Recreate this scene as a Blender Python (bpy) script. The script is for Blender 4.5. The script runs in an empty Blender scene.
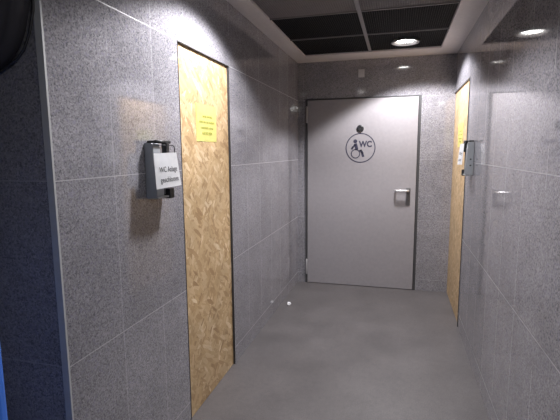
import bpy, bmesh, math, random
from mathutils import Vector, Matrix
random.seed(7)
S = bpy.context.scene
COL = S.collection

# ------------------------------------------------------------------ camera
EYE = 1.5
cam_d = bpy.data.cameras.new('camera'); cam = bpy.data.objects.new('camera', cam_d); COL.objects.link(cam)
YAW, PITCH, ROLL, FPX = -.2671, -.1355, -.0075, 427.4
fw = Vector((math.sin(YAW)*math.cos(PITCH), math.cos(YAW)*math.cos(PITCH), math.sin(PITCH)))
rt = Vector((math.cos(YAW), -math.sin(YAW), 0)); up = rt.cross(fw)
r2 = math.cos(ROLL)*rt + math.sin(ROLL)*up; u2 = -math.sin(ROLL)*rt + math.cos(ROLL)*up
m = Matrix.Identity(4)
for i in range(3):
    m[i][0] = r2[i]; m[i][1] = u2[i]; m[i][2] = -fw[i]
m[2][3] = EYE
cam.matrix_world = m
cam_d.sensor_width = 36; cam_d.lens = FPX/560*36; cam_d.clip_start = .02
S.camera = cam

# ------------------------------------------------------------------ world, exposure
w = bpy.data.worlds.new('world'); S.world = w; w.use_nodes = True
w.node_tree.nodes['Background'].inputs[0].default_value = (.5, .5, .5, 1)
w.node_tree.nodes['Background'].inputs[1].default_value = .02
S.view_settings.view_transform = 'Standard'; S.view_settings.look = 'None'
S.view_settings.gamma = 1; S.view_settings.use_curve_mapping = False
S.view_settings.exposure = 0.25
LAMP_W = 132.0          # each round downlight of the corridor
FILL_W = 8.0           # added fill lamp above the viewer, brightens the near walls

# ------------------------------------------------------------------ key measures
XL, XR, YB, YC = -1.075, .54, 4.714, 1.149
ZC = EYE + .953
OSB_Y0, OSB_Y1, OSB_ZT = 2.009, 2.690, EYE + .554
ROSB_Y0, ROSB_ZT = 3.775, EYE + .577
DX0, DX1, DZT = -.967, .199, EYE + .558
GX0, GX1, GY1 = -.931, .367, 4.411
ROWS = [GY1 - .625*i for i in range(6)]
GXM = -.283

# ------------------------------------------------------------------ materials
def nodes(name):
    mt = bpy.data.materials.new(name); mt.use_nodes = True
    return mt, mt.node_tree, mt.node_tree.nodes['Principled BSDF']
def N(t, kind, **kw):
    n = t.nodes.new(kind)
    for k, v in kw.items():
        if k.startswith('i_'): n.inputs[k[2:].replace('_', ' ')].default_value = v
        else: setattr(n, k, v)
    return n
def math_(t, op, a, b=None, c=None):
    n = t.nodes.new('ShaderNodeMath'); n.operation = op
    for i, x in enumerate((a, b, c)):
        if x is None: continue
        if isinstance(x, (int, float)): n.inputs[i].default_value = x
        else: t.links.new(x, n.inputs[i])
    return n.outputs[0]
def mix(t, f, a, b, mode='MIX'):
    n = t.nodes.new('ShaderNodeMix'); n.data_type = 'RGBA'; n.blend_type = mode
    if isinstance(f, (int, float)): n.inputs[0].default_value = f
    else: t.links.new(f, n.inputs[0])
    for i, x in ((6, a), (7, b)):
        if isinstance(x, tuple): n.inputs[i].default_value = (*x, 1) if len(x) == 3 else x
        else: t.links.new(x, n.inputs[i])
    return n.outputs[2]
def ramp(t, f, stops):
    n = t.nodes.new('ShaderNodeValToRGB'); e = n.color_ramp.elements
    while len(e) < len(stops): e.new(.5)
    for el, (p, c) in zip(e, stops):
        el.position = p; el.color = (*c, 1) if not isinstance(c, float) else (c, c, c, 1)
    t.links.new(f, n.inputs[0]); return n.outputs[0]
def plain(name, col, rough=.5, metal=0, spec=.5):
    mt, t, b = nodes(name)
    geo = N(t, 'ShaderNodeNewGeometry')
    nz = N(t, 'ShaderNodeTexNoise', i_Scale=35., i_Detail=3.)
    t.links.new(geo.outputs['Position'], nz.inputs['Vector'])
    c = mix(t, nz.outputs[0], tuple(x*.9 for x in col), tuple(min(1, x*1.1) for x in col))
    t.links.new(c, b.inputs['Base Color'])
    b.inputs['Roughness'].default_value = rough; b.inputs['Metallic'].default_value = metal
    b.inputs['Specular IOR Level'].default_value = spec
    return mt

def granite(name, axis, off, rough=.05, tint=(1.06, 1.05, 1.065), jvk=.3, jhk=.62, jtop=9.):
    """polished speckled grey granite slabs; joints at axis=off+.31k, z=1.4095+.6443k"""
    mt, t, b = nodes(name)
    geo = N(t, 'ShaderNodeNewGeometry'); pos = geo.outputs['Position']
    sep = N(t, 'ShaderNodeSeparateXYZ'); t.links.new(pos, sep.inputs[0])
    a = math_(t, 'DIVIDE', math_(t, 'SUBTRACT', sep.outputs[axis], off), .31)
    z = math_(t, 'DIVIDE', math_(t, 'SUBTRACT', sep.outputs[2], EYE - .0905), .6443)
    def joint(v, period, width):
        f = math_(t, 'ABSOLUTE', math_(t, 'SUBTRACT', math_(t, 'FRACT', math_(t, 'ADD', v, 100.5)), .5))
        return math_(t, 'LESS_THAN', f, width/period/2)
    jv = joint(a, .31, .0028); jh = joint(z, .6443, .0036)
    jh = math_(t, 'MULTIPLY', jh, math_(t, 'LESS_THAN', sep.outputs[2], jtop))
    fade = N(t, 'ShaderNodeTexNoise', i_Scale=1.6, i_Detail=2.); t.links.new(pos, fade.inputs['Vector'])   # grout worn unevenly
    fd = math_(t, 'MINIMUM', math_(t, 'MAXIMUM', math_(t, 'MULTIPLY_ADD', fade.outputs[0], 3.2, -.85), .25), 1.)
    jv = math_(t, 'MULTIPLY', jv, fd)
    # slab id
    cmb = N(t, 'ShaderNodeCombineXYZ')
    t.links.new(math_(t, 'FLOOR', a), cmb.inputs[0]); t.links.new(math_(t, 'FLOOR', z), cmb.inputs[1])
    wn = N(t, 'ShaderNodeTexWhiteNoise', noise_dimensions='3D'); t.links.new(cmb.outputs[0], wn.inputs[0])
    n1 = N(t, 'ShaderNodeTexNoise', i_Scale=118., i_Detail=3., i_Roughness=.8)
    n2 = N(t, 'ShaderNodeTexNoise', i_Scale=5., i_Detail=4.)
    vo = N(t, 'ShaderNodeTexVoronoi', i_Scale=215.)
    vb = N(t, 'ShaderNodeTexVoronoi', i_Scale=120.)
    for n in (n1, n2, vo, vb): t.links.new(pos, n.inputs['Vector'])
    sp = ramp(t, n1.outputs[0], [(.28, (.14, .137, .147)), (.45, (.222, .217, .23)), (.58, (.28, .272, .288)), (.74, (.37, .36, .378))])
    cell = N(t, 'ShaderNodeSeparateColor'); t.links.new(vo.outputs['Color'], cell.inputs[0])
    sp = mix(t, math_(t, 'MULTIPLY', math_(t, 'LESS_THAN', cell.outputs[0], .19), .62), sp, (.075, .075, .084))
    sp = mix(t, math_(t, 'MULTIPLY', math_(t, 'GREATER_THAN', cell.outputs[1], .9), .25), sp, (.48, .465, .48))
    cb = N(t, 'ShaderNodeSeparateColor'); t.links.new(vb.outputs['Color'], cb.inputs[0])
    sp = mix(t, math_(t, 'MULTIPLY', math_(t, 'LESS_THAN', cb.outputs[0], .1), .3), sp, (.07, .07, .078))
    sp = mix(t, math_(t, 'MULTIPLY', math_(t, 'GREATER_THAN', cb.outputs[1], .9), .4), sp, (.20, .19, .26))
    cloud = ramp(t, n2.outputs[0], [(.3, .9), (.7, 1.1)])
    sp = mix(t, 1., sp, cloud, 'MULTIPLY')
    slab = ramp(t, wn.outputs[0], [(0., .93), (1., 1.06)])
    sp = mix(t, 1., sp, slab, 'MULTIPLY')
    sp = mix(t, 1., sp, tint, 'MULTIPLY')
    c = mix(t, math_(t, 'MULTIPLY', jv, jvk), sp, (.42, .41, .42))
    c = mix(t, math_(t, 'MULTIPLY', jh, jhk), c, (.41, .40, .41))
    t.links.new(c, b.inputs['Base Color'])
    jj = math_(t, 'MAXIMUM', jv, jh)
    rgh = math_(t, 'MULTIPLY_ADD', jj, .4, rough)
    t.links.new(rgh, b.inputs['Roughness'])
    b.inputs['IOR'].default_value = 1.75
    return mt

M = {}
M['granite_left'] = granite('granite_left', 1, YC, .075, jvk=.4, jhk=.62)
M['granite_right'] = granite('granite_right', 1, 1.805, .05, jvk=.2, jhk=.5, jtop=EYE+.3)
M['granite_back'] = granite('granite_back', 0, XR, .065, (1.08, 1.07, 1.08), jvk=.15, jhk=.2)
M['granite_pier'] = granite('granite_pier', 0, XL, .28)
M['stone_edge'] = plain('stone_edge', (.42, .42, .42), .45)
M['soffit'] = plain('soffit', (.70, .655, .65), .45)
M['hall_paint'] = plain('hall_paint', (.25, .25, .26), .8)
M['frame'] = plain('frame_grey', (.05, .05, .053), .45)
M['door'] = plain('door_grey', (.29, .273, .286), .38)
M['dark_metal'] = plain('dark_metal', (.035, .035, .038), .45)
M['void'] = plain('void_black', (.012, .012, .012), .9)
M['mesh'] = plain('mesh_dark', (.014, .014, .015), .6)
M['mesh_lit'] = plain('mesh_lit_tone', (.34, .325, .325), .45, .2)  # paler lattice copy: lamp light and steep view put into the colour
M['tbar'] = plain('grid_bar', (.22, .21, .21), .45)
M['steel'] = plain('brushed_steel', (.66, .65, .65), .38, .8)
M['steel_dark'] = plain('dark_steel', (.22, .215, .22), .35, .8)
M['hinge'] = plain('hinge_white', (.33, .32, .33), .4)
M['black'] = plain('black_plastic', (.015, .015, .017), .45)
M['ink'] = plain('emblem_ink', (.035, .033, .06), .5)
M['paper'] = plain('white_paper', (.92, .92, .95), .7)
M['toner'] = plain('toner', (.07, .07, .08), .7)
M['yellow'] = plain('yellow_paper', (.95, .90, .34), .7)
M['olive'] = plain('note_print', (.42, .42, .06), .7)
M['box_grey'] = plain('box_grey', (.27, .285, .305), .4)
M['box_grey_light'] = plain('box_grey_light', (.36, .37, .38), .4)
M['plate'] = plain('plate_pale', (.62, .60, .61), .4)
M['blue'] = plain('blue_plastic', (.03, .15, .62), .4)
M['form_black'] = plain('form_black', (.03, .028, .034), .85)
M['reflector'] = plain('lamp_reflector', (.6, .6, .6), .3, .5)

def osb():
    mt, t, b = nodes('osb_strands')
    tc = N(t, 'ShaderNodeTexCoord')
    base = None
    nz = N(t, 'ShaderNodeTexNoise', i_Scale=7., i_Detail=2.)
    t.links.new(tc.outputs['Object'], nz.inputs['Vector'])
    specs = [(.2, (13., 46.)), (1.35, (15., 52.)), (-.6, (12., 58.)), (.75, (18., 60.)), (2.2, (14., 48.))]
    layers = []
    for k, (ang, (sx, sy)) in enumerate(specs):
        mp = N(t, 'ShaderNodeMapping'); mp.inputs['Rotation'].default_value = (ang, 0, 0)
        mp.inputs['Location'].default_value = (0, k*3.7, k*1.3)
        t.links.new(tc.outputs['Object'], mp.inputs[0])
        mp2 = N(t, 'ShaderNodeMapping'); mp2.inputs['Scale'].default_value = (1, sy, sx)
        t.links.new(mp.outputs[0], mp2.inputs[0])
        vo = N(t, 'ShaderNodeTexVoronoi', i_Scale=1.); t.links.new(mp2.outputs[0], vo.inputs['Vector'])
        s = N(t, 'ShaderNodeSeparateColor'); t.links.new(vo.outputs['Color'], s.inputs[0])
        fib = N(t, 'ShaderNodeMapping'); fib.inputs['Scale'].default_value = (1, 260, 14)
        t.links.new(mp.outputs[0], fib.inputs[0])
        fn = N(t, 'ShaderNodeTexNoise', i_Scale=1., i_Detail=2.); t.links.new(fib.outputs[0], fn.inputs['Vector'])
        v = math_(t, 'ADD', math_(t, 'MULTIPLY', s.outputs[0], .8), math_(t, 'MULTIPLY', fn.outputs[0], .3))
        layers.append((v, s.outputs[1]))
    cur = layers[0][0]
    for v, sel in layers[1:]:
        f = math_(t, 'GREATER_THAN', sel, .62)
        mx = N(t, 'ShaderNodeMix'); t.links.new(f, mx.inputs[0]); t.links.new(cur, mx.inputs[2]); t.links.new(v, mx.inputs[3])
        cur = mx.outputs[0]
    c = ramp(t, cur, [(.08, (.27, .16, .075)), (.25, (.40, .26, .13)), (.5, (.48, .33, .172)), (.85, (.55, .395, .23)), (1., (.72, .57, .38))])
    cl = ramp(t, nz.outputs[0], [(.3, .9), (.7, 1.08)])
    c = mix(t, 1., c, cl, 'MULTIPLY')
    t.links.new(c, b.inputs['Base Color']); b.inputs['Roughness'].default_value = .5
    bp = N(t, 'ShaderNodeBump', i_Strength=.25, i_Distance=.001); t.links.new(cur, bp.inputs['Height'])
    t.links.new(bp.outputs[0], b.inputs['Normal'])
    return mt
M['osb'] = osb()

def floor_mat():
    mt, t, b = nodes('rubber_floor')
    geo = N(t, 'ShaderNodeNewGeometry'); pos = geo.outputs['Position']
    n1 = N(t, 'ShaderNodeTexNoise', i_Scale=160., i_Detail=3., i_Roughness=.7)
    n2 = N(t, 'ShaderNodeTexNoise', i_Scale=2.6, i_Detail=5., i_Roughness=.6)
    n3 = N(t, 'ShaderNodeTexNoise', i_Scale=28., i_Detail=3.)
    for n in (n1, n2, n3): t.links.new(pos, n.inputs['Vector'])
    c = ramp(t, n1.outputs[0], [(.3, (.070, .064, .065)), (.5, (.110, .101, .102)), (.7, (.165, .152, .152))])
    c = mix(t, 1., c, ramp(t, n2.outputs[0], [(.3, .82), (.7, 1.14)]), 'MULTIPLY')
    c = mix(t, 1., c, ramp(t, n3.outputs[0], [(.3, .93), (.7, 1.07)]), 'MULTIPLY')
    t.links.new(c, b.inputs['Base Color'])
    t.links.new(math_(t, 'MULTIPLY_ADD', n2.outputs[0], .2, .38), b.inputs['Roughness'])
    bp = N(t, 'ShaderNodeBump', i_Strength=.2, i_Distance=.001); t.links.new(n1.outputs[0], bp.inputs['Height'])
    t.links.new(bp.outputs[0], b.inputs['Normal'])
    return mt
M['floor'] = floor_mat()
def emis(name, col, s):
    mt, t, b = nodes(name)
    b.inputs['Base Color'].default_value = (.8, .8, .8, 1)
    b.inputs['Emission Color'].default_value = (*col, 1); b.inputs['Emission Strength'].default_value = s
    return mt
M['bulb'] = emis('lamp_glow', (1, .98, .96), 18.)

# ------------------------------------------------------------------ helpers
def obj(name, bm, mat, parent=None, smooth=False, loc=(0, 0, 0)):
    me = bpy.data.meshes.new(name)
    bmesh.ops.recalc_face_normals(bm, faces=bm.faces)
    if smooth:
        for f in bm.faces: f.smooth = True
    bm.to_mesh(me); bm.free()
    me.materials.append(mat)
    o = bpy.data.objects.new(name, me); COL.objects.link(o); o.location = loc
    if parent: o.parent = parent
    return o
def tag(o, label, cat=None, group=None):
    o['label'] = label
    if cat: o['category'] = cat
    if group: o['group'] = group
    return o
def thing(name, label, cat, loc, group=None):
    o = bpy.data.objects.new(name, None); COL.objects.link(o); o.location = loc
    o.empty_display_size = .05
    return tag(o, label, cat, group)
def struct(name, bm, mat, parent=None):
    o = obj(name, bm, mat, parent); o['kind'] = 'structure'; return o
def box(bm, x0, x1, y0, y1, z0, z1, bev=0):
    vs = [bm.verts.new((x, y, z)) for x in (x0, x1) for y in (y0, y1) for z in (z0, z1)]
    fs = [bm.faces.new([vs[i] for i in q]) for q in ((0, 1, 3, 2), (4, 6, 7, 5), (0, 4, 5, 1), (2, 3, 7, 6), (0, 2, 6, 4), (1, 5, 7, 3))]
    if bev:
        es = list({e for f in fs for e in f.edges})
        bmesh.ops.bevel(bm, geom=es, offset=bev, segments=2, profile=.5, affect='EDGES')
    return bm
def B(*a, **k): return box(bmesh.new(), *a, **k)
def tube(bm, pts, r, n=8):
    pts = [Vector(p) for p in pts]; rings = []
    for i, p in enumerate(pts):
        d = (pts[min(i+1, len(pts)-1)] - pts[max(i-1, 0)]).normalized()
        a = d.orthogonal().normalized() if i == 0 else (pa - d*pa.dot(d)).normalized()
        pa = a; c = d.cross(a)
        rings.append([bm.verts.new(p + r*(math.cos(2*math.pi*k/n)*a + math.sin(2*math.pi*k/n)*c)) for k in range(n)])
    for A, C in zip(rings, rings[1:]):
        for k in range(n): bm.faces.new((A[k], A[(k+1) % n], C[(k+1) % n], C[k]))
    bm.faces.new(rings[0]); bm.faces.new(rings[-1][::-1])
    return bm
def lathe(bm, prof, axis='z', c=(0, 0, 0), n=40, cap=True):
    c = Vector(c); rings = []
    for r, h in prof:
        ring = []
        for k in range(n):
            a = 2*math.pi*k/n; u, v = r*math.cos(a), r*math.sin(a)
            p = {'z': (u, v, h), 'y': (u, h, v), 'x': (h, u, v)}[axis]
            ring.append(bm.verts.new(c + Vector(p)))
        rings.append(ring)
    for A, C in zip(rings, rings[1:]):
        for k in range(n): bm.faces.new((A[k], A[(k+1) % n], C[(k+1) % n], C[k]))
    if cap: bm.faces.new(rings[0]); bm.faces.new(rings[-1][::-1])
    return bm

# ------------------------------------------------------------------ the setting
HX0, HY0 = -2.8, -2.4        # hall behind and left of the camera
struct('floor', B(HX0-.1, XR+.2, HY0-.1, YB+.3, -.1, 0), M['floor'])
D = .014                     # depth of the recesses that hold the boards
# left wall with the boarded opening
bm = bmesh.new()
box(bm, XL-.15, XL, YC+.004, OSB_Y0, 0, ZC); box(bm, XL-.15, XL, OSB_Y1, YB, 0, ZC)
box(bm, XL-.15, XL, OSB_Y0, OSB_Y1, OSB_ZT, ZC)
struct('wall_left', bm, M['granite_left'])
struct('wall_front', B(HX0, XL-.027, YC, YC+.12, 0, ZC), M['granite_pier'])
struct('trim_1', B(XL-.026, XL+.0005, YC-.004, YC+.0035, 0, ZC), M['stone_edge'])
# right wall, opening runs to the far corner
bm = bmesh.new()
box(bm, XR, XR+.15, HY0, ROSB_Y0, 0, ZC); box(bm, XR, XR+.15, ROSB_Y0, YB, ROSB_ZT, ZC)
struct('wall_right', bm, M['granite_right'])
# back wall with the door opening
FW = .023
bm = bmesh.new()
box(bm, XL-.15, DX0-FW, YB, YB+.15, 0, ZC); box(bm, DX1+FW, XR+.15, YB, YB+.15, 0, ZC)
box(bm, DX0-FW, DX1+FW, YB, YB+.15, DZT+FW*.4, ZC)
struct('wall_back', bm, M['granite_back'])
struct('wall_behind', B(HX0, XR, HY0-.1, HY0, 0, ZC), M['hall_paint'])
struct('wall_hall_left', B(HX0-.1, HX0, HY0, YC+.12, 0, ZC), M['hall_paint'])
# ceiling: solid soffit frame around the lattice field, solid over the hall
bm = bmesh.new(); GY0 = ROWS[-1]
box(bm, XL-.15, GX0, GY0, YB+.15, ZC, ZC+.06); box(bm, GX1, XR+.15, GY0, YB+.15, ZC, ZC+.06)
box(bm, GX0, GX1, GY1, YB+.15, ZC, ZC+.06)
box(bm, HX0-.1, XR+.15, HY0-.1, GY0, ZC, ZC+.06)
struct('ceiling', bm, M['soffit'])
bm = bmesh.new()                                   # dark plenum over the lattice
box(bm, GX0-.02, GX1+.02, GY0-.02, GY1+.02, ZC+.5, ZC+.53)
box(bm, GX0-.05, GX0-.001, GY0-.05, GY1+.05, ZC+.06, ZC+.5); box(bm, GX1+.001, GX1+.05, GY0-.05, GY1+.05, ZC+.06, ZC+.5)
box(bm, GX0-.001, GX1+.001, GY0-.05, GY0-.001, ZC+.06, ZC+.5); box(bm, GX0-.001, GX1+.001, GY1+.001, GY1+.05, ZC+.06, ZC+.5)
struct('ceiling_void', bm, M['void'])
# T-bars of the lattice field
bm = bmesh.new()
for y in ROWS[1:-1]: box(bm, GX0, GX1, y-.005, y+.005, ZC+.004, ZC+.03)
struct('trim_2', bm, M['tbar'])
struct('trim_3', B(GXM-.014, GXM+.014, GY0, GY1, ZC+.002, ZC+.0035), M['tbar'])
# thin dark metal edge round each boarded opening
bm = bmesh.new(); e = .004
box(bm, XL-D, XL+.002, OSB_Y0, OSB_Y0+e, 0, OSB_ZT-e); box(bm, XL-D, XL+.002, OSB_Y1-e, OSB_Y1, 0, OSB_ZT-e)
box(bm, XL-D, XL+.002, OSB_Y0, OSB_Y1, OSB_ZT-e, OSB_ZT)
struct('trim_4', bm, M['dark_metal'])
bm = bmesh.new()
box(bm, XR-.004, XR+D, ROSB_Y0, ROSB_Y0+.010, 0, ROSB_ZT); box(bm, XR-.004, XR+D, ROSB_Y0+.012, YB-.001, ROSB_ZT-.01, ROSB_ZT)
struct('trim_5', bm, M['dark_metal'])

# ------------------------------------------------------------------ door
door = bpy.data.objects.new('door_1', None); COL.objects.link(door); door.location = ((DX0+DX1)/2, YB, 0)
door['kind'] = 'structure'
def dpart(name, bm, mat, par=door, smooth=False):
    # geometry is given in world coordinates; shift into the door's frame
    off = Vector(door.location)
    for v in bm.verts: v.co -= off
    o = obj(name, bm, mat, par, smooth); return o
dpart('door_leaf', B(DX0+.003, DX1-.004, YB-.012, YB+.04, .006, DZT-.006, bev=.002), M['door'])
bm = bmesh.new()
for a in ((DX0-FW, DX0, 0, DZT), (DX1, DX1+FW, 0, DZT), (DX0-FW, DX1+FW, DZT, DZT+FW*.4)):
    box(bm, a[0], a[1], YB-.008, YB+.06, a[2], a[3])
box(bm, DX0, DX1, YB+.045, YB+.06, 0, DZT)
dpart('door_frame', bm, M['frame'])
for zc in (EYE+.40, .19):
    bm = lathe(bmesh.new(), [(.006, -.09), (.0095, -.085), (.0095, .085), (.006, .09)], 'z', (DX0-.006, YB-.018, zc), 12)
    dpart('hinge', bm, M['hinge'], smooth=True)
# round black viewer above the emblem
dpart('door_viewer', lathe(bmesh.new(), [(.034, 0), (.037, -.004), (.037, -.010), (.028, -.014), (.012, -.014), (.010, -.011)], 'y', (-.39, YB-.0125, EYE+.240), 28), M['black'])
# lever handle on a narrow plate
hx, hz = .120, EYE-.418
pl = dpart('handle_plate', B(hx-.022, hx+.022, YB-.021, YB-.0125, hz-.155, hz+.03, bev=.003), M['steel_dark'])
bm = bmesh.new()
tube(bm, [(hx, YB-.018, hz), (hx, YB-.056, hz), (hx-.006, YB-.066, hz), (hx-.02, YB-.070, hz), (hx-.115, YB-.070, hz), (hx-.127, YB-.065, hz), (hx-.131, YB-.055, hz), (hx-.131, YB-.026, hz)], .0125, 12)
dpart('lever', bm, M['steel'], smooth=True)
# emblem: ring, wheelchair user and WC
def disc_ring(bm, cx, cz, r0, r1, y, n=64):
    a = [bm.verts.new((cx+r0*math.cos(2*math.pi*k/n), y, cz+r0*math.sin(2*math.pi*k/n))) for k in range(n)]
    b = [bm.verts.new((cx+r1*math.cos(2*math.pi*k/n), y, cz+r1*math.sin(2*math.pi*k/n))) for k in range(n)]
    for k in range(n): bm.faces.new((a[k], a[(k+1) % n], b[(k+1) % n], b[k]))
def poly(bm, pts, y): bm.faces.new([bm.verts.new((p[0], y, p[1])) for p in pts])
ex, ez, q = -.386, EYE+.034, .155/14.3/8.4          # zoomed-picture units -> metres
def E(u, v): return (ex + (u-215)*q, ez - (v-235)*q)
bm = bmesh.new(); yy = YB-.0135
disc_ring(bm, ex, ez, .148, .158, yy)
c = E(172, 180); disc_ring(bm, c[0], c[1],   .0001, .0205, yy, 24)
c = E(175, 283); disc_ring(bm, c[0], c[1], .040, .050, yy, 40)
def line(bm, pts, w):
    pts = [Vector(E(*p)) for p in pts]
    for a, b in zip(pts, pts[1:]):
        d = (b-a).normalized(); n = Vector((-d.y, d.x))*w/2; a2 = a-d*w*.3; b2 = b+d*w*.3
        poly(bm, [a2-n, a2+n, b2+n, b2-n], yy)
line(bm, [(176, 206), (184, 242)], .032)        # back
line(bm, [(168, 212), (150, 232), (144, 243)], .019)   # arm
line(bm, [(218, 256), (230, 275), (238, 304)], .024)   # leg
line(bm, [(208, 258), (224, 256)], .014)
bmesh.ops.recalc_face_normals(bm, faces=bm.faces)
dpart('wc_emblem', bm, M['ink'])
def text_mesh(body, size, mat, name, parent, mtx, bold=0., xs=1., align='CENTER'):
    cu = bpy.data.curves.new(name, 'FONT'); cu.body = body; cu.size = size; cu.align_x = align; cu.align_y = 'CENTER'
    cu.offset = bold; cu.resolution_u = 3
    tmp = bpy.data.objects.new(name+'_tmp', cu); COL.objects.link(tmp)
    bpy.context.view_layer.update()
    me = bpy.data.meshes.new_from_object(tmp.evaluated_get(bpy.context.evaluated_depsgraph_get()))
    bpy.data.objects.remove(tmp)
    me.transform(Matrix.Diagonal((xs, 1, 1, 1))); me.transform(mtx)
    me.materials.clear(); me.materials.append(mat)
    o = bpy.data.objects.new(name, me); COL.objects.link(o)
    if parent: o.parent = parent
    return o
c = E(256, 206)
mt_ = Matrix.Translation(Vector((c[0], yy, c[1])) - Vector(door.location)) @ Matrix.Rotation(math.pi/2, 4, 'X')
text_mesh('WC', .088, M['ink'], 'wc_letters', door, mt_, .0036, .86)

# ------------------------------------------------------------------ boards
def board(x0, x1, y0, y1, z1, label):
    o = obj('osb_panel', B(x0, x1, y0, y1, .002, z1), M['osb'])
    return tag(o, label, 'wooden board')
board(XL-D-.018, XL-D+.001, OSB_Y0+e, OSB_Y1-e, OSB_ZT-e, 'tall oriented strand board closing the doorway in the left granite wall')
board(XR+.008, XR+D+.01, ROSB_Y0+.013, YB-.002, ROSB_ZT-.011, 'strand board closing the opening at the far end of the right wall')

def note(side, xs, y0, y1, z0, z1, label):
    """yellow printed sheet stuck on a board; side=+1 faces +x"""
    t = thing('paper_notice', label, 'notice', (xs, (y0+y1)/2, z0))
    bm = bmesh.new(); n = 8
    W, Hh = y1-y0, z1-z0
    f = []
    for i in range(n+1):
        row = []
        for j in range(n+1):
            u, v = i/n, j/n
            bow = .0012 + .002*(u-.5)**2*4*(.4+.6*v)
            row.append(bm.verts.new((side*bow, (u-.5)*W, v*Hh)))
        f.append(row)
    for i in range(n):
        for j in range(n): bm.faces.new((f[i][j], f[i+1][j], f[i+1][j+1], f[i][j+1]))
    bmesh.ops.solidify(bm, geom=bm.faces[:], thickness=.0004)
    obj('sheet', bm, M['yellow'], t)
    rnd = random.Random(3)
    rows = [(.66, .30, .74, .045), (.50, .14, .88, .05), (.345, .2, .8, .045), (.19, .27, .74, .07)]
    for (v, a, b_, h) in rows:                       # four lines of small unreadable print
        bm = bmesh.new(); u = a
        while u < b_:
            wd = rnd.uniform(.018, .032)
            for (p0, p1) in (((0, 0), (0, 1)), ((0, 1), (1, rnd.choice((1, .5)))), ((1, 1), (1, 0)), ((0, rnd.choice((0, .5))), (1, rnd.choice((0, .5))))):
                A = Vector(((u+p0[0]*wd*.75-.5)*W*-side*-1, (v+p0[1]*h)*Hh)); C = Vector(((u+p1[0]*wd*.75-.5)*W*-side*-1, (v+p1[1]*h)*Hh))
                if (C-A).length < 1e-5: continue
                d = (C-A).normalized(); nn = Vector((-d.y, d.x))*.0011; xx = side*.0036
                bm.faces.new([bm.verts.new((xx, *(P))) for P in (A-nn, A+nn, C+nn, C-nn)])
            u += wd + rnd.choice((.006, .006, .006, .03))
        obj('print_line', bm, M['olive'], t)
    return t
note(1, XL-D+.001, 2.215, 2.490, EYE+.062, EYE+.272, 'yellow paper notice with four lines of print on the left board')
note(-1, XR+.008, 4.08, 4.375, EYE+.03, EYE+.24, 'yellow paper notice on the board at the end of the right wall')

# ------------------------------------------------------------------ grey wall boxes with a white paper sign
def lock_box(side, xw, y0, label):
    t = thing('lock_box', label, 'wall box', (xw, y0, EYE-.20+(.02 if side < 0 else 0)), 'grey wall boxes beside the boarded openings')
    s = side
    H = .242
    # wedge-shaped housing: deeper at the bottom
    bm = bmesh.new(); d0, d1, L = .042, .055, .062
    prof = [(0.0005, 0), (d1-.006, 0), (d1, .01), (d1, .05), (d0, H-.012), (d0-.008, H), (.0005, H)]
    a = [bm.verts.new((s*x, 0, z)) for x, z in prof]; b = [bm.verts.new((s*x, L, z)) for x, z in prof]
    bm.faces.new(a); bm.faces.new(b[::-1])
    for k in range(len(prof)): bm.faces.new((a[k], a[(k+1) % len(prof)], b[(k+1) % len(prof)], b[k]))
    bmesh.ops.bevel(bm, geom=[e for e in bm.edges if abs(e.verts[0].co.y-e.verts[1].co.y) < 1e-6], offset=.0025, segments=2, affect='EDGES')
    h = obj('housing', bm, M['box_grey'], t)
    for z in (.07, .115) if side < 0 else ():
        obj('screw', lathe(bmesh.new(), [(.005, 0), (.006, -.002), (.004, -.003)], 'y', (s*.022, 0, z), 12), M['black'], h)
    # pale bottom lip
    o = obj('bottom_lip', B(*sorted((s*.004, s*(d1+.003))), .004, L+.035, -.004, .004, bev=.001), M['box_grey_light'], t)
    # top rod with hooks
    bm = bmesh.new(); tube(bm, [(s*.05, .01, H+.006), (s*.05, .135, H+.006)], .007, 10)
    tube(bm, [(s*.002, .03, H+.006), (s*.05, .03, H+.006)], .006, 8)
    obj('rod', bm, M['black'], t, True)
    bm = bmesh.new(); tube(bm, [(s*.052, .07, H-.008), (s*.052, .16, H-.008), (s*.052, .175, H-.016), (s*.052, .175, H-.06)], .0028, 6)
    tube(bm, [(s*.002, .15, H-.008), (s*.052, .15, H-.008)], .0028, 6)
    obj('wire_loop', bm, M['steel_dark'], t, True)
    bm = bmesh.new(); box(bm, *sorted((s*.032, s*.058)), .092, .118, H-.075, H+.004, bev=.003)
    obj('latch', bm, M['black'], t)
    bm = bmesh.new(); box(bm, *sorted((s*.004, s*.045)), .087, .15, H-.06, H-.045); box(bm, *sorted((s*.03, s*.045)), .086, .091, .01, H-.05)
    box(bm, *sorted((s*.03, s*.045)), .125, .131, .01, H-.05)
    obj('bracket', bm, M['steel_dark'], t)
    bm = bmesh.new(); box(bm, *sorted((s*.012, s*.062)),   .10, .142, -.012, .035, bev=.004)
    obj('lock_block', bm, M['black'], t)
    # white sheet hanging in front
    return t
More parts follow.
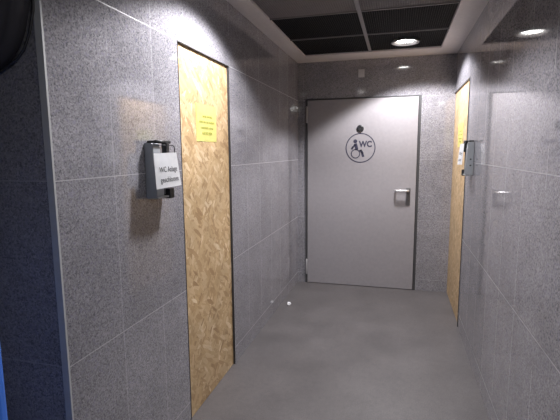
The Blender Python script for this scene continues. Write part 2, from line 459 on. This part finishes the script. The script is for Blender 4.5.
def paper(corners, label, cat, loc, lines=True):
    """corners tl,tr,br,bl in world space"""
    t = thing('paper_sign', label, cat, loc)
    tl, tr, br, bl = [Vector(c)-Vector(loc) for c in corners]
    nrm = (tr-tl).cross(bl-tl).normalized(); n = 8
    bm = bmesh.new(); g = []
    def P(u, v, lift=0.):
        bow = .006*math.sin(math.pi*u)*(v) + .004*u*(1-v)
        return (tl*(1-u)+tr*u)*(1-v) + (bl*(1-u)+br*u)*v - nrm*(bow+lift)
    for i in range(n+1): g.append([bm.verts.new(P(i/n, j/n)) for j in range(n+1)])
    for i in range(n):
        for j in range(n): bm.faces.new((g[i][j], g[i+1][j], g[i+1][j+1], g[i][j+1]))
    bmesh.ops.solidify(bm, geom=bm.faces[:], thickness=.0003)
    obj('sheet', bm, M['paper'], t)
    W = (tr-tl).length; Hh = (bl-tl).length
    for body, v, size in (('WC Anlage', .48, .034), ('geschlossen', .77, .034)):
        o = text_mesh(body, size, M['toner'], 'print_line', t, Matrix.Identity(4), .0002, .78)
        for vt in o.data.vertices:
            u_, v_ = .53 + vt.co.x/W, v - vt.co.y/Hh
            vt.co = P(u_, v_, .0012)
    return t
lock_box(1, XL, 1.672, 'grey wall box behind the white paper sign, left of the tall board')
lock_box(-1, XR, 3.41, 'grey wall box on the right wall just before its board')
paper([(-1.012, 1.645, EYE-.003), (-1.000, 1.815, EYE+.000), (-.994, 1.848, EYE-.154), (-1.000, 1.637, EYE-.158)],
      'white paper sign hanging on the grey wall box of the left wall', 'sign', (-1.0, 1.74, EYE-.158))
paper([(.470, 3.63, EYE+.05), (.476, 3.43, EYE+.05), (.462, 3.42, EYE-.105), (.456, 3.62, EYE-.11)],
      'white paper sign seen edge-on at the grey box of the right wall', 'sign', (.465, 3.53, EYE-.125))

# ------------------------------------------------------------------ small plate above the door
t = thing('wall_plate', 'small pale ribbed plate high on the wall above the door', 'wall plate', (-.39, YB, EYE+.77))
obj('back_plate', B(-.032, .032, -.006, -.0005, 0, .082, bev=.002), M['plate'], t)
for x in (-.02, 0, .02): obj('rib', B(x-.005, x+.005, -.012, -.0055, .014, .07, bev=.0015), M['steel'], t)

# ------------------------------------------------------------------ ceiling lattice panels and lamps
lamps = [(.04, 4.10), (-.60, 2.20)]
RC = .112
def lattice(x0, x1, y0, y1, hole=None):
    bm = bmesh.new(); cx, cy = (x0+x1)/2, (y0+y1)/2; th = .0022; z0, z1 = 0, .012; p = .0155
    def span(a, b, h, off):
        if hole and abs(off) < RC:
            s = math.sqrt(RC*RC-off*off); return [(a, h-s), (h+s, b)]
        return [(a, b)]
    n = int((x1-x0)/p)
    for i in range(n+1):
        x = x0+.002+(x1-x0-.004)*i/n
        for a, b in span(y0, y1, hole[1] if hole else 0, x-hole[0] if hole else 9):
            if b > a: box(bm, x-cx-th/2, x-cx+th/2, a-cy, b-cy, z0, z1)
    n = int((y1-y0)/p)
    for i in range(n+1):
        y = y0+.002+(y1-y0-.004)*i/n
        for a, b in span(x0, x1, hole[0] if hole else 0, y-hole[1] if hole else 9):
            if b > a: box(bm, a-cx, b-cx, y-cy-th/2, y-cy+th/2, z0, z1)
    return bm, (cx, cy, ZC+.012)
where = ['in the row over the door', 'in the second row from the door', 'in the third row from the door', 'in the fourth row from the door', 'in the row nearest the hall']
for r in range(5):
    for c_, (a, b) in enumerate(((GX0+.003, GXM-.001), (GXM+.001, GX1-.003))):
        y1, y0 = ROWS[r]-.009, ROWS[r+1]+.009
        hole = next((l for l in lamps if a < l[0] < b and y0 < l[1] < y1), None)
        bm, loc = lattice(a, b, y0, y1, hole)
        o = obj('ceiling_grille', bm, M['mesh_lit'] if r == 2 else M['mesh'], loc=loc)
        tag(o, '%s lattice ceiling panel %s, %s side%s' % ('lighter' if r == 2 else 'black', where[r], ('left', 'right')[c_], ', around a lamp' if hole else ''),
            'ceiling panel', 'lattice panels of the ceiling')
def downlight(x, y, label, cone, tilt):
    t = thing('ceiling_lamp', label, 'lamp', (x, y, ZC-.004), 'round lamps in the ceiling lattice')
    # flat metal ring with a shallow reflector cone, glowing glass in it
    bm = lathe(bmesh.new(), [(.124, 0), (.124, .004), (.108, .006), (.108, .05), (.104, .05), (.104, .006), (.078, .024), (.072, .030), (.070, .024), (.102, -.001), (.118, -.003)], 'z', n=48, cap=False)
    obj('trim_ring', bm, M['reflector'], t, True)
    obj('lamp_glass', lathe(bmesh.new(), [(.0001, .0105), (.04, .0112), (.068, .016), (.070, .022), (.0001, .022)], 'z', n=40, cap=False), M['bulb'], t, True)
    L = bpy.data.lights.new('lamp_light', 'SPOT'); L.energy = LAMP_W; L.color = (.985, .97, 1)
    L.spot_size = math.radians(cone); L.spot_blend = .24; L.shadow_soft_size = .06
    lo = bpy.data.objects.new('lamp_light', L); COL.objects.link(lo); lo.parent = t; lo.location = (0, 0, -.012); lo.rotation_euler = (0, math.radians(tilt), 0)
downlight(*lamps[0], 'round ceiling lamp glowing in the panel nearest the door', 134, -8)
downlight(*lamps[1], 'round ceiling lamp above the left board, outside the top of the picture', 139, 0)
# unseen fill lamp, added over the viewer to light the near walls
t = thing('fill_lamp', 'added unseen fill lamp at the mouth of the corridor, above the viewer', 'lamp', (.15, .30, ZC-.03))
obj('fill_body', B(-.2, .2, -.2, .2, .004, .03, bev=.004), M['tbar'], t)
L = bpy.data.lights.new('fill_light', 'AREA'); L.energy = FILL_W; L.size = .38; L.color = (1, .99, .95)
lo = bpy.data.objects.new('fill_light', L); COL.objects.link(lo); lo.parent = t; lo.location = (0, 0, -.002)

# ------------------------------------------------------------------ small stuff
bm = bmesh.new(); bmesh.ops.create_icosphere(bm, subdivisions=3, radius=.02)
for v in bm.verts: v.co *= random.uniform(.78, 1.15)
for v in bm.verts: v.co.z = max(v.co.z*.85, -.0155)
o = obj('crumpled_paper', bm, M['paper'], loc=(-.99, 3.93, .0155))
tag(o, 'tiny crumpled white paper ball on the floor by the left wall', 'litter')

# blue bin cut by the lower left edge of the picture
t = thing('waste_bin', 'bright blue plastic bin cut off by the lower left edge, before the dark pier', 'bin', (-1.016, .55, 0))
def rrect(hx, hy, r, z, k=6):
    out = []
    for sx, sy, a0 in ((1, 1, 0), (-1, 1, 90), (-1, -1, 180), (1, -1, 270)):
        for i in range(k+1):
            a = math.radians(a0+90*i/k); out.append((sx*(hx-r)+r*math.cos(a), sy*(hy-r)+r*math.sin(a), z))
    return out
def loft(rings):
    bm = bmesh.new(); R = [[bm.verts.new(p) for p in r] for r in rings]; n = len(R[0])
    for A, C in zip(R, R[1:]):
        for k in range(n): bm.faces.new((A[k], A[(k+1) % n], C[(k+1) % n], C[k]))
    bm.faces.new(R[0]); bm.faces.new(R[-1][::-1]); return bm
obj('bin_body', loft([rrect(.245, .115, .05, 0), rrect(.25, .12, .05, .01), rrect(.25, .12, .05, 1.22)]), M['blue'], t, False)
obj('bin_lid', loft([rrect(.253, .123, .052, 1.221), rrect(.253, .123, .052, 1.25), rrect(.22, .1, .05, 1.28), rrect(.1, .05, .03, 1.288)]), M['blue'], t)
# unidentified dark outline in the upper left corner, built as a solid form
t = thing('rounded_form', 'black form with rounded corner on the dark pier, upper left', 'bag', (-1.45, YC-.06, EYE+.27))
pts = [(.372, .75), (.37, .32), (.355, .165), (.333, .10), (.31, .058), (.279, .028), (.237, .008), (.194, -.012), (.1, -.03), (0, -.03), (-.3, 0), (-.36, .06), (-.38, .16), (-.38, .75)]
bm = bmesh.new()
A = [bm.verts.new((x, -.045, z)) for x, z in pts]; C = [bm.verts.new((x, .055, z)) for x, z in pts]
bm.faces.new(A); bm.faces.new(C[::-1])
for k in range(len(pts)): bm.faces.new((A[k], A[(k+1) % len(pts)], C[(k+1) % len(pts)], C[k]))
bmesh.ops.bevel(bm, geom=[e_ for e_ in bm.edges if abs(e_.verts[0].co.y-e_.verts[1].co.y) < 1e-6], offset=.02, segments=3, affect='EDGES')
obj('form_body', bm, M['form_black'], t, True)
bm = bmesh.new(); tube(bm, [(x, .05, z) for x, z in pts], .004, 6)
obj('form_rim', bm, M['dark_metal'], t, True)
